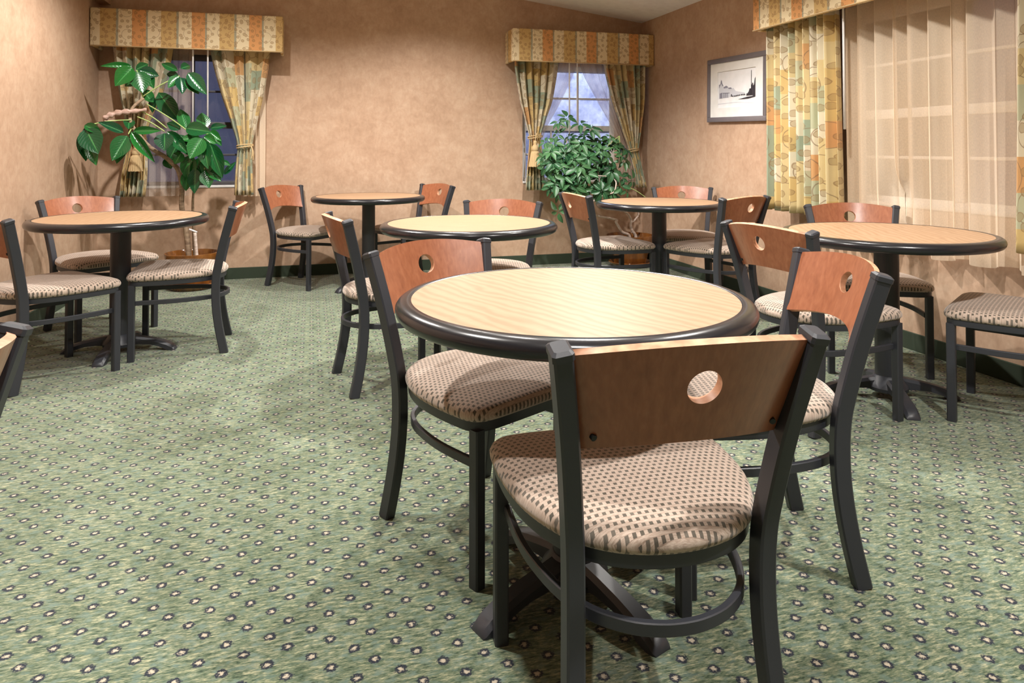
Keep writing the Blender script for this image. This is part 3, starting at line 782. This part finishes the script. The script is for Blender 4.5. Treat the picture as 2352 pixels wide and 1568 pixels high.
def make_chair():
    t = thing('dining_chair', '', 'chair', (0, 0, 0), 0, 'plywood-back dining chairs')
    out = seat_outline()
    lev = [(.940, .424), (.975, .427), (.995, .434), (1.0, .443), (.985, .4535), (.955, .461), (.90, .467), (.80, .4725), (.62, .4770), (.40, .4795), (.18, .4805), (.02, .481)]
    c = ring_mesh(out, lev).build('seat_cushion', 'seat', t, True)
    fr = ring_mesh(out, [(.90, .398), (.958, .400), (.962, .404), (.962, .428), (.93, .430)]); autosmooth(fr.build('seat_frame', 'metal', t))
    for s in (-1, 1):
        m = MB(); m.sweep([(s * .2275, .262, 0), (s * .2275, .262, .405)], rect(.032, .034), side=(1, 0, 0)); m.build('front_leg', 'metal', t)
        path = smooth_path([(s * .199, -.197, 0), (s * .1925, -.173, .11), (s * .1870, -.156, .22), (s * .1845, -.149, .32), (s * .1860, -.152, .42), (s * .1925, -.165, .50), (s * .2060, -.191, .62), (s * .2220, -.219, .73), (s * .2345, -.239, .806)], 4)
        m = MB(); m.sweep(path, rect(.034, .044), side=(1, 0, 0)); p = m.build('back_post', 'metal', t); autosmooth(p, 40)
        m = MB()
        d = (Vector(path[-1]) - Vector(path[-4])).normalized(); q0 = Vector(path[-1]) - d * .012
        m.sweep([q0, q0 + d * .012], rect(.038, .048, .005), side=(1, 0, 0), cap=False)
        m.sweep([q0 + d * .012, q0 + d * .017], rect(.038, .048, .005), side=(1, 0, 0), cap=False)
        n = len(m.v); 
        for i in range(n - 8, n):                       # taper the top of the cap
            v = Vector(m.v[i]); ctr = q0 + d * .017; m.v[i] = tuple(ctr + (v - ctr) * .72)
        m.f.append(tuple(range(n - 8, n))); m.build('cap', 'metal', p)
    V, F, MI = panel_mesh()
    b = mesh_obj('backrest', V, F, ['ply', 'ply_edge'], t)
    for f, i in zip(b.data.polygons, MI): f.material_index = i; f.use_smooth = True
    for s in (-1, 1):
        m = MB(); m.lathe([(.0055, -.0035), (.0055, .0035)], 14); o = m.build('screw', 'screw', b)
        o.location = (s * .168, -.2095, .6465); o.rotation_euler = (R(-73), 0, R(-14 * s))
    U = [(.216, .246), (.217, .12), (.207, .03), (.183, -.065), (.146, -.135), (.095, -.180), (.045, -.2005), (0, -.206)]
    pth = [(x, y, .306) for x, y in U] + [(-x, y, .306) for x, y in reversed(U[:-1])]
    m = MB(); m.sweep(smooth_path(pth, 4), rect(.014, .024, .002), up=(0, 0, 1)); autosmooth(m.build('stretcher_hoop', 'metal', t), 40)
    return t
CH = [
 ((-1.306, 4.026), -47.3, 'chair at the plant table on its side-wall side, away from the windows'),
 ((-1.302, 5.011), -139.8, 'chair at the plant table, squeezed into the corner by the large-leaved plant'),
 ((-.669, 4.414), 92.9, 'chair at the plant table on its open aisle side'),
 ((-.775, 1.276), 85.1, 'lone chair away from the tables, only backrest end and post showing'),
 ((-.069, 6.211), -130.7, 'chair at the wall table, beside the tied-back drape with a hanging cord'),
 ((.874, 6.182), 115.2, 'chair at the wall table, on the side towards the bushy plant'),
 ((.353, 3.521), -80.6, 'chair at the middle table on its aisle side, backrest towards the plant table'),
 ((1.006, 3.979), 148.2, 'chair at the middle table on its wall side, facing away from the bare wall'),
 ((.496, 2.129), -152.3, 'chair at the free-standing table with glare on its backrest and a shadowed seat'),
 ((.636, 1.306), -3.2, 'chair at the free-standing table, two dark screws low on its backrest'),
 ((1.232, 1.762), 75.8, 'chair at the free-standing table on the side towards the sheer-side table'),
 ((2.061, 2.580), -79.9, 'chair at the sheer-side table with its back to the free-standing table'),
 ((2.856, 3.128), 152.7, 'chair at the sheer-side table, backed up against the beige sheers'),
 ((2.905, 2.238), 32.6, 'chair at the sheer-side table of which only seat and front legs show'),
 ((2.053, 4.749), -86.2, 'chair at the corner table with its back to the middle table'),
 ((2.894, 5.064), 157.1, 'chair at the corner table, set in the corner below the framed picture'),
 ((2.720, 4.331), 18.5, 'chair at the corner table with its back to the sheer-side table')]
chair0 = make_chair()
for i, (loc, a, label) in enumerate(CH):
    o = chair0 if i == 0 else copy_tree(chair0)
    o.location = (*loc, 0); o.rotation_euler = (0, 0, R(a)); o['label'] = label

LEAVES=[
(-1.346, 6.05, 1.773, -1.537, 5.97, 1.765, 0.04),(-1.338, 6.03, 1.762, -1.439, 5.97, 1.623, 0.105),(-1.311, 6.06, 1.742, -1.262, 6.01, 1.574, 0.122),(-1.305, 6.1, 1.751, -1.174, 6.13, 1.716, 0.073),
(-1.294, 6.12, 1.753, -1.202, 6.12, 1.622, 0.074),(-1.331, 6.1, 1.754, -1.261, 6.18, 1.811, 0.057),(-1.019, 6.05, 1.75, -1.149, 6.11, 1.811, 0.049),(-1.0, 6.05, 1.767, -0.94, 6.13, 1.808, 0.053),
(-1.017, 6.06, 1.714, -1.11, 6.11, 1.728, 0.049),(-0.999, 6.0, 1.7, -1.069, 5.95, 1.611, 0.064),(-0.988, 5.98, 1.69, -0.962, 5.92, 1.57, 0.076),(-0.95, 5.98, 1.683, -0.851, 5.93, 1.565, 0.068),
(-0.932, 5.96, 1.727, -0.796, 5.92, 1.566, 0.088),(-1.577, 5.72, 1.304, -1.463, 5.69, 1.251, 0.054),(-1.564, 5.7, 1.281, -1.469, 5.64, 1.106, 0.126),(-1.602, 5.74, 1.243, -1.561, 5.71, 1.053, 0.081),
(-1.555, 5.72, 1.159, -1.494, 5.7, 1.023, 0.061),(-1.573, 5.73, 1.297, -1.512, 5.75, 1.206, 0.084),(-1.356, 5.86, 1.256, -1.498, 5.78, 1.33, 0.059),(-1.333, 5.9, 1.281, -1.349, 6.0, 1.373, 0.063),
(-1.3, 5.9, 1.269, -1.106, 5.85, 1.273, 0.051),(-1.326, 5.84, 1.232, -1.403, 5.76, 1.056, 0.105),(-1.302, 5.86, 1.264, -1.144, 5.8, 1.047, 0.063),(-1.346, 5.88, 1.224, -1.392, 5.83, 1.031, 0.079),
(-1.086, 5.92, 1.255, -1.079, 5.87, 1.126, 0.111),(-1.075, 5.96, 1.268, -0.919, 5.91, 1.097, 0.072),(-0.958, 6.05, 1.296, -1.011, 6.13, 1.45, 0.077),(-0.947, 5.98, 1.295, -0.761, 5.9, 1.269, 0.092),
(-0.991, 6.02, 1.287, -1.093, 6.04, 1.34, 0.06),(-0.834, 6.1, 1.299, -0.855, 6.16, 1.425, 0.086),(-0.781, 6.06, 1.298, -0.662, 6.04, 1.32, 0.049),(-0.786, 6.04, 1.273, -0.695, 6.0, 1.205, 0.053),
(-0.82, 5.92, 1.22, -0.896, 5.86, 1.065, 0.111),(-0.815, 5.94, 1.204, -0.776, 5.89, 0.987, 0.087),(-0.77, 5.98, 1.18, -0.679, 5.95, 0.914, 0.096),(-0.84, 5.98, 1.221, -0.974, 5.92, 1.207, 0.06),
(-0.992, 5.98, 1.245, -0.936, 5.95, 1.097, 0.076),(-0.819, 6.0, 1.23, -0.731, 5.98, 1.18, 0.068),(-1.015, 6.08, 1.188, -1.083, 6.08, 1.046, 0.085),(-0.924, 6.04, 1.088, -0.937, 6.04, 0.888, 0.097),
(-0.865, 6.06, 1.063, -0.886, 6.06, 0.87, 0.089),(-0.881, 6.02, 0.98, -0.884, 6.0, 0.79, 0.081),(-0.982, 6.02, 1.105, -1.027, 6.0, 1.019, 0.076),(-0.802, 6.0, 0.98, -0.689, 5.97, 0.889, 0.076),
(-0.807, 5.98, 0.964, -0.771, 5.95, 0.833, 0.084),(-0.952, 6.08, 0.962, -0.961, 6.1, 0.802, 0.069),(-0.749, 6.06, 1.13, -0.735, 6.06, 0.936, 0.077),(-1.179, 6.16, 1.584, -1.034, 6.18, 1.368, 0.111),
(-1.296, 6.14, 1.596, -1.205, 6.16, 1.499, 0.07),(-1.213, 6.16, 1.55, -1.227, 6.18, 1.424, 0.045),(-1.335, 6.14, 1.687, -1.413, 6.14, 1.627, 0.053),(-0.681, 6.1, 0.926, -0.594, 6.1, 1.027, 0.037),
(-0.778, 6.1, 1.249, -0.699, 6.1, 1.164, 0.049),(-0.693, 6.06, 1.037, -0.63, 6.06, 1.003, 0.032),(-1.109, 6.1, 1.063, -1.07, 6.1, 0.979, 0.065),(-0.772, 6.0, 1.063, -0.814, 5.98, 0.923, 0.08),
(-0.954, 6.03, 1.213, -0.899, 6.03, 1.08, 0.073),
]
TRUNK= [(-0.959, 6.24, 0.289), (-0.977, 6.22, 0.48), (-1.004, 6.18, 0.671), (-0.997, 6.14, 0.834), (-1.017, 6.1, 0.962), (-1.056, 6.06, 1.022), (-1.104, 6.03, 1.072), (-1.199, 5.98, 1.146), (-1.267, 5.95, 1.234), (-1.314, 5.96, 1.299), (-1.343, 5.99, 1.372), (-1.329, 6.02, 1.455), (-1.262, 6.05, 1.528)]
STEM2= [(-0.92, 6.27, 0.283), (-0.927, 6.25, 0.527), (-0.928, 6.22, 0.667), (-0.919, 6.18, 0.763), (-0.896, 6.12, 0.918), (-0.902, 6.05, 1.088), (-0.896, 6.0, 1.242)]
STUMP=[[(-0.894, 6.2, 0.292), (-0.903, 6.2, 0.403), (-0.907, 6.2, 0.454)],[(-0.949, 6.19, 0.486), (-0.891, 6.2, 0.458)]]
DEAD= [(-1.224, 5.98, 1.438), (-1.315, 5.96, 1.42), (-1.402, 5.93, 1.409), (-1.466, 5.9, 1.382), (-1.494, 5.9, 1.35), (-1.42, 5.92, 1.344)]
WHORLS= [(2.265, 6.1, 1.419), (2.169, 6.05, 1.377), (2.389, 6.08, 1.363), (2.486, 6.05, 1.318), (2.175, 6.1, 1.266), (2.44, 6.1, 1.257), (2.302, 6.12, 1.239), (2.599, 6.1, 1.223), (2.37, 6.0, 1.182), (2.139, 6.1, 1.188), (2.227, 6.0, 1.137), (2.547, 5.95, 1.121), (2.712, 5.9, 1.087), (2.395, 5.9, 1.055), (2.252, 5.88, 1.039), (2.588, 5.92, 1.06), (2.096, 5.88, 0.985), (2.277, 5.9, 0.968), (2.649, 5.95, 0.931), (2.457, 5.95, 0.938), (2.146, 5.86, 0.894), (2.063, 5.9, 0.915), (2.342, 5.9, 0.88), (2.258, 5.88, 0.794), (2.072, 5.86, 0.825), (2.397, 5.92, 0.757), (2.564, 5.95, 0.775), (2.789, 5.95, 0.755), (2.118, 5.86, 0.765), (2.522, 5.95, 0.754), (2.757, 6.0, 0.866), (2.647, 6.0, 0.839), (2.486, 6.05, 1.121), (2.186, 6.0, 1.065), (2.923, 6.1, 0.837), (2.35, 5.98, 1.098), (2.522, 6.02, 0.997), (2.232, 5.95, 0.978), (2.638, 6.05, 0.967), (2.685, 5.95, 0.729), (2.183, 5.88, 0.828), (2.342, 5.9, 0.819), (2.145, 6.05, 1.109), (2.801, 6.0, 1.138), (2.127, 5.95, 0.574), (2.543, 6.1, 1.189), (2.347, 6.08, 1.166), (2.692, 6.1, 1.189), (2.417, 6.0, 0.964), (2.589, 6.05, 0.871), (2.063, 5.95, 1.011), (2.059, 5.92, 0.849), (2.229, 5.88, 0.914), (2.017, 5.95, 0.973), (2.046, 6.0, 1.082), (2.279, 5.86, 0.914), (2.369, 5.88, 0.913), (2.2, 5.88, 0.768), (2.306, 5.9, 0.765), (2.036, 5.92, 0.784)]
S1= [(2.966, 6.27, 0.297), (2.874, 6.22, 0.334), (2.824, 6.2, 0.395), (2.789, 6.18, 0.441), (2.784, 6.18, 0.465), (2.477, 6.12, 0.54), (2.401, 6.05, 0.66), (2.298, 6.0, 0.832), (2.227, 6.0, 0.999), (2.257, 6.08, 1.222)]
S2= [(3.04, 6.28, 0.293), (2.993, 6.26, 0.345), (2.973, 6.24, 0.406), (2.964, 6.22, 0.461), (2.877, 6.18, 0.539), (2.629, 6.1, 0.595), (2.577, 6.05, 0.77), (2.534, 6.02, 0.941), (2.474, 6.02, 1.109)]
S3= [(2.984, 6.24, 0.43), (3.016, 6.24, 0.448), (3.048, 6.24, 0.53), (2.763, 6.15, 0.646), (2.724, 6.05, 0.824), (2.739, 6.0, 0.996), (2.732, 5.97, 1.081)]
LOOP= [(2.441, 5.9, 0.664), (2.543, 5.9, 0.717), (2.639, 5.9, 0.738), (2.663, 5.9, 0.793), (2.669, 5.92, 0.842), (2.625, 5.95, 0.88), (2.445, 5.95, 0.893)]
THIN=[[(2.755, 6.02, 1.257), (2.721, 6.0, 1.189), (2.622, 5.97, 1.121)],[(2.755, 6.02, 1.257), (2.623, 6.0, 1.16)],[(2.755, 6.02, 1.257), (2.743, 5.98, 1.132)],[(2.813, 6.0, 0.786), (2.902, 5.98, 0.746), (2.997, 5.97, 0.683)]]
PETIOLES=[[(-1.27, 6.05, 1.54), (-1.003, 6.02, 1.706)], [(-1.27, 6.05, 1.54), (-1.315, 6.06, 1.746)], [(-1.235, 6.03, 1.482), (-0.893, 5.98, 1.241)], [(-1.265, 6.0, 1.423), (-1.086, 6.0, 1.294)], [(-1.288, 5.97, 1.38), (-1.088, 5.93, 1.267)], [(-1.312, 5.95, 1.29), (-1.328, 5.88, 1.244)], [(-1.331, 5.97, 1.355), (-1.575, 5.74, 1.301)], [(-0.893, 5.98, 1.241), (-0.778, 6.04, 1.247)], [(-0.9, 6.03, 1.13), (-0.808, 5.99, 0.972)]]
# ================================================================ POTTED PLANTS
def leaf_mesh(name, mat, nl=9, fold=.22, droop=.22, tipw=1.0):
    V = []; F = []; UV = []
    for j in range(nl + 1):
        t = j / nl
        w = .5 * (math.sin(math.pi * min(1, t ** .82)) ** .75) if 0 < t < 1 else 0.0
        w *= (1 - .25 * max(0, t - .6) / .4) * tipw
        for k, s in enumerate((-1, -.5, 0, .5, 1)):
            V.append((s * w, t, fold * abs(s) * w * .9 - droop * t * t * .6)); UV.append((.5 + s * .5, t))
    for j in range(nl):
        for k in range(4): F.append((j * 5 + k, j * 5 + k + 1, (j + 1) * 5 + k + 1, (j + 1) * 5 + k))
    me = bpy.data.meshes.new(name); me.from_pydata(V, [], F); me.materials.append(MAT[mat])
    ul = me.uv_layers.new(name='UVMap')
    for lp in me.loops: ul.data[lp.index].uv = UV[lp.vertex_index]
    for p in me.polygons: p.use_smooth = True
    me.update(); return me
def pot(t, r, h, soil_r):
    m = MB(); m.lathe([(r * .62, .018), (r * .66, .03), (r * .74, h * .35), (r * .86, h * .62), (r * .93, h * .74), (r * .965, h * .80), (r * .945, h * .82), (r * .97, h * .85), (r * .995, h * .965), (r, h), (r * .965, h * 1.005), (r * .94, h * .965), (r * .90, h * .78), (r * .5, h * .76)], 56)
    o = m.build('pot', 'glaze', t); autosmooth(o, 50)
    m = MB(); m.lathe([(r * .70, 0), (r * .80, .004), (r * .92, .045), (r * .90, .049), (r * .86, .044), (r * .74, .018), (r * .3, .017)], 56); autosmooth(m.build('saucer', 'glaze', t), 50)
    v = [(0, 0, h * .80)]; f = []; q = random.Random(4)
    for k in range(1, 6):
        for i in range(28): a = 2 * math.pi * i / 28; v.append((soil_r * k / 5 * math.cos(a), soil_r * k / 5 * math.sin(a), h * .80 + q.uniform(-.006, .008)))
    for i in range(28): f.append((0, 1 + i, 1 + (i + 1) % 28))
    for k in range(4):
        for i in range(28): j = (i + 1) % 28; f.append((1 + k * 28 + i, 1 + (k + 1) * 28 + i, 1 + (k + 1) * 28 + j, 1 + k * 28 + j))
    mesh_obj('soil', v, f, 'soil', t, True)
def loc_path(p, o): return [tuple(Vector(q) - Vector(o)) for q in p]
O1 = (-.935, 6.255, 0)
p1 = thing('potted_umbrella_tree', 'tall leaning house plant with big glossy leaves in a brown glazed pot', 'potted plant', O1)
pot(p1, .207, .29, .185)
tp = smooth_path(loc_path([(-.955, 6.25, .20)] + TRUNK, O1), 4)
m = MB(); m.tube(tp, [.023 - .012 * (i / (len(tp) - 1)) for i in range(len(tp))], 10); m.build('trunk', 'bark', p1, True)
tp = smooth_path(loc_path([(-.915, 6.28, .20)] + STEM2, O1), 4)
m = MB(); m.tube(tp, [.013 - .006 * (i / (len(tp) - 1)) for i in range(len(tp))], 9); m.build('stem', 'bark', p1, True)
m = MB(); m.tube(smooth_path(loc_path([(-.888, 6.21, .20)] + STUMP[0], O1), 3), .013, 9); sp = m.build('cut_stem', 'bark_pale', p1, True)
m = MB(); m.tube(loc_path(STUMP[1], O1), .007, 8); m.build('cut_stem_end', 'stump_white', p1, True)  # pale cut end of the stump
for p in PETIOLES:
    a, b = Vector(p[0]), Vector(p[1]); mid = (a + b) / 2 + Vector((0, 0, .012))
    m = MB(); m.tube(smooth_path(loc_path([a, mid, b], O1), 4), .0045, 7); m.build('petiole', 'petiole', p1, True)
dp = smooth_path(loc_path(DEAD, O1), 5)
m = MB(); m.tube(dp, [.022 * math.sin(math.pi * (.12 + .84 * i / (len(dp) - 1))) ** .8 * (1 + .3 * math.sin(i * 1.9)) for i in range(len(dp))], 8); m.build('withered_leaf', 'withered', p1, True)
BIG = [leaf_mesh('leaf_big_%d' % k, 'leaf_big', fold=fo, droop=dr) for k, (fo, dr) in enumerate([(.30, .10), (.42, .22), (.22, .05)])]
q = random.Random(5)
for i, (bx, by, bz, tx, ty, tz, w) in enumerate(LEAVES):
    Bv, Tv = Vector((bx, by, bz)), Vector((tx, ty, tz)); y = Tv - Bv; L = y.length; y.normalize()
    hint = (Vector((0, 0, CAMH)) - Bv).normalized() * 1.1 + Vector((q.uniform(-.3, .3), 0, q.uniform(.05, .6)))
    zax = (hint - y * hint.dot(y)).normalized(); xax = y.cross(zax)
    o = bpy.data.objects.new('leaf', BIG[i % 3]); COL.objects.link(o); o.parent = p1
    M = Matrix((xax * w * 1.28, y * L * 1.04, zax * L)).transposed().to_4x4(); M.translation = Bv - Vector(O1); o.matrix_local = M

O2 = (2.985, 6.285, 0)
p2 = thing('potted_schefflera', 'dense bushy house plant of small fingered leaves in a brown glazed pot', 'potted plant', O2)
pot(p2, .230, .30, .205)
for st, r0, mt in ((S1, .017, 'bark_pale'), (S2, .017, 'bark_pale'), (S3, .010, 'bark_pale')):
    tp = smooth_path(loc_path(([(st[0][0] + .01, st[0][1], .22)] if st is not S3 else []) + st, O2), 4)
    m = MB(); m.tube(tp, [r0 - (r0 - .004) * (i / (len(tp) - 1)) for i in range(len(tp))], 9); m.build('stem', mt, p2, True)
tp = smooth_path(loc_path(LOOP, O2), 4); m = MB(); m.tube(tp, [.0085 - .004 * (i / (len(tp) - 1)) for i in range(len(tp))], 8); m.build('stem', 'bark_pale', p2, True)
for st in THIN:
    m = MB(); m.tube(smooth_path(loc_path(st, O2), 4), .0035, 6); m.build('petiole', 'petiole', p2, True)
def whorl_mesh(name, seed, n):
    r = random.Random(seed); base = leaf_mesh('tmp', 'leaf_small', nl=5, fold=.25, droop=.35)
    vs = [v.co.copy() for v in base.vertices]; fs = [tuple(p.vertices) for p in base.polygons]
    uv0 = {}
    for lp in base.loops: uv0[lp.vertex_index] = tuple(base.uv_layers[0].data[lp.index].uv)
    V = []; F = []; UV = []
    for k in range(n):
        a = 2 * math.pi * (k + r.uniform(-.15, .15)) / n; L = r.uniform(.078, .112); w = L * r.uniform(.40, .50); tilt = r.uniform(-.5, .05)
        M = Matrix.Rotation(a, 4, 'Z') @ Matrix.Translation((0, .014, 0)) @ Matrix.Rotation(tilt, 4, 'X') @ Matrix.Diagonal((w, L, L, 1))
        o = len(V); V += [tuple(M @ v) for v in vs]; F += [tuple(i + o for i in f) for f in fs]; UV += [uv0[i] for i in range(len(vs))]
    m = MB(); m.tube([(0, 0, .0), (0, .004, -.03), (.004, .01, -.07)], .0028, 5); o = len(V); V += m.v; F += [tuple(i + o for i in f) for f in m.f]; UV += [(.9, .5)] * len(m.v)
    me = bpy.data.meshes.new(name); me.from_pydata(V, [], F); me.materials.append(MAT['leaf_small'])
    ul = me.uv_layers.new(name='UVMap')
    for lp in me.loops: ul.data[lp.index].uv = UV[lp.vertex_index]
    for p in me.polygons: p.use_smooth = True
    bpy.data.meshes.remove(base); return me
WH = [whorl_mesh('whorl_%d' % k, 30 + k, n) for k, n in enumerate((6, 7, 7, 8, 5))]
q = random.Random(9)
pts = [Vector(w) for w in WHORLS]
core = [p for p in pts if .72 < p.z < 1.28]
while len(pts) < 122:
    p = q.choice(core) + Vector((q.gauss(0, .075), q.gauss(.07, .07), q.gauss(0, .06)))
    if 5.82 < p.y < 6.30 and 2.02 < p.x < 2.82 and .70 < p.z < 1.26: pts.append(p)
ctr = Vector((2.42, 6.16, .93))
for i, p in enumerate(pts):
    n = (p - ctr); n.z *= .6; n = n.normalized() * .55 + Vector((-.25, -.75, .55)) * .8 + Vector((q.uniform(-.6, .6), q.uniform(-.4, .4), q.uniform(-.4, .5)))
    n.normalize(); rot = n.to_track_quat('Z', 'Y').to_matrix().to_4x4() @ Matrix.Rotation(q.uniform(0, 6.28), 4, 'Z')
    k = q.uniform(.78, 1.18)
    if p.x > 2.72 and p.z < .8: k *= .8
    o = bpy.data.objects.new('leaf', WH[i % 5]); COL.objects.link(o); o.parent = p2
    M = rot @ Matrix.Diagonal((k, k, k, 1)); M.translation = p - Vector(O2); o.matrix_local = M
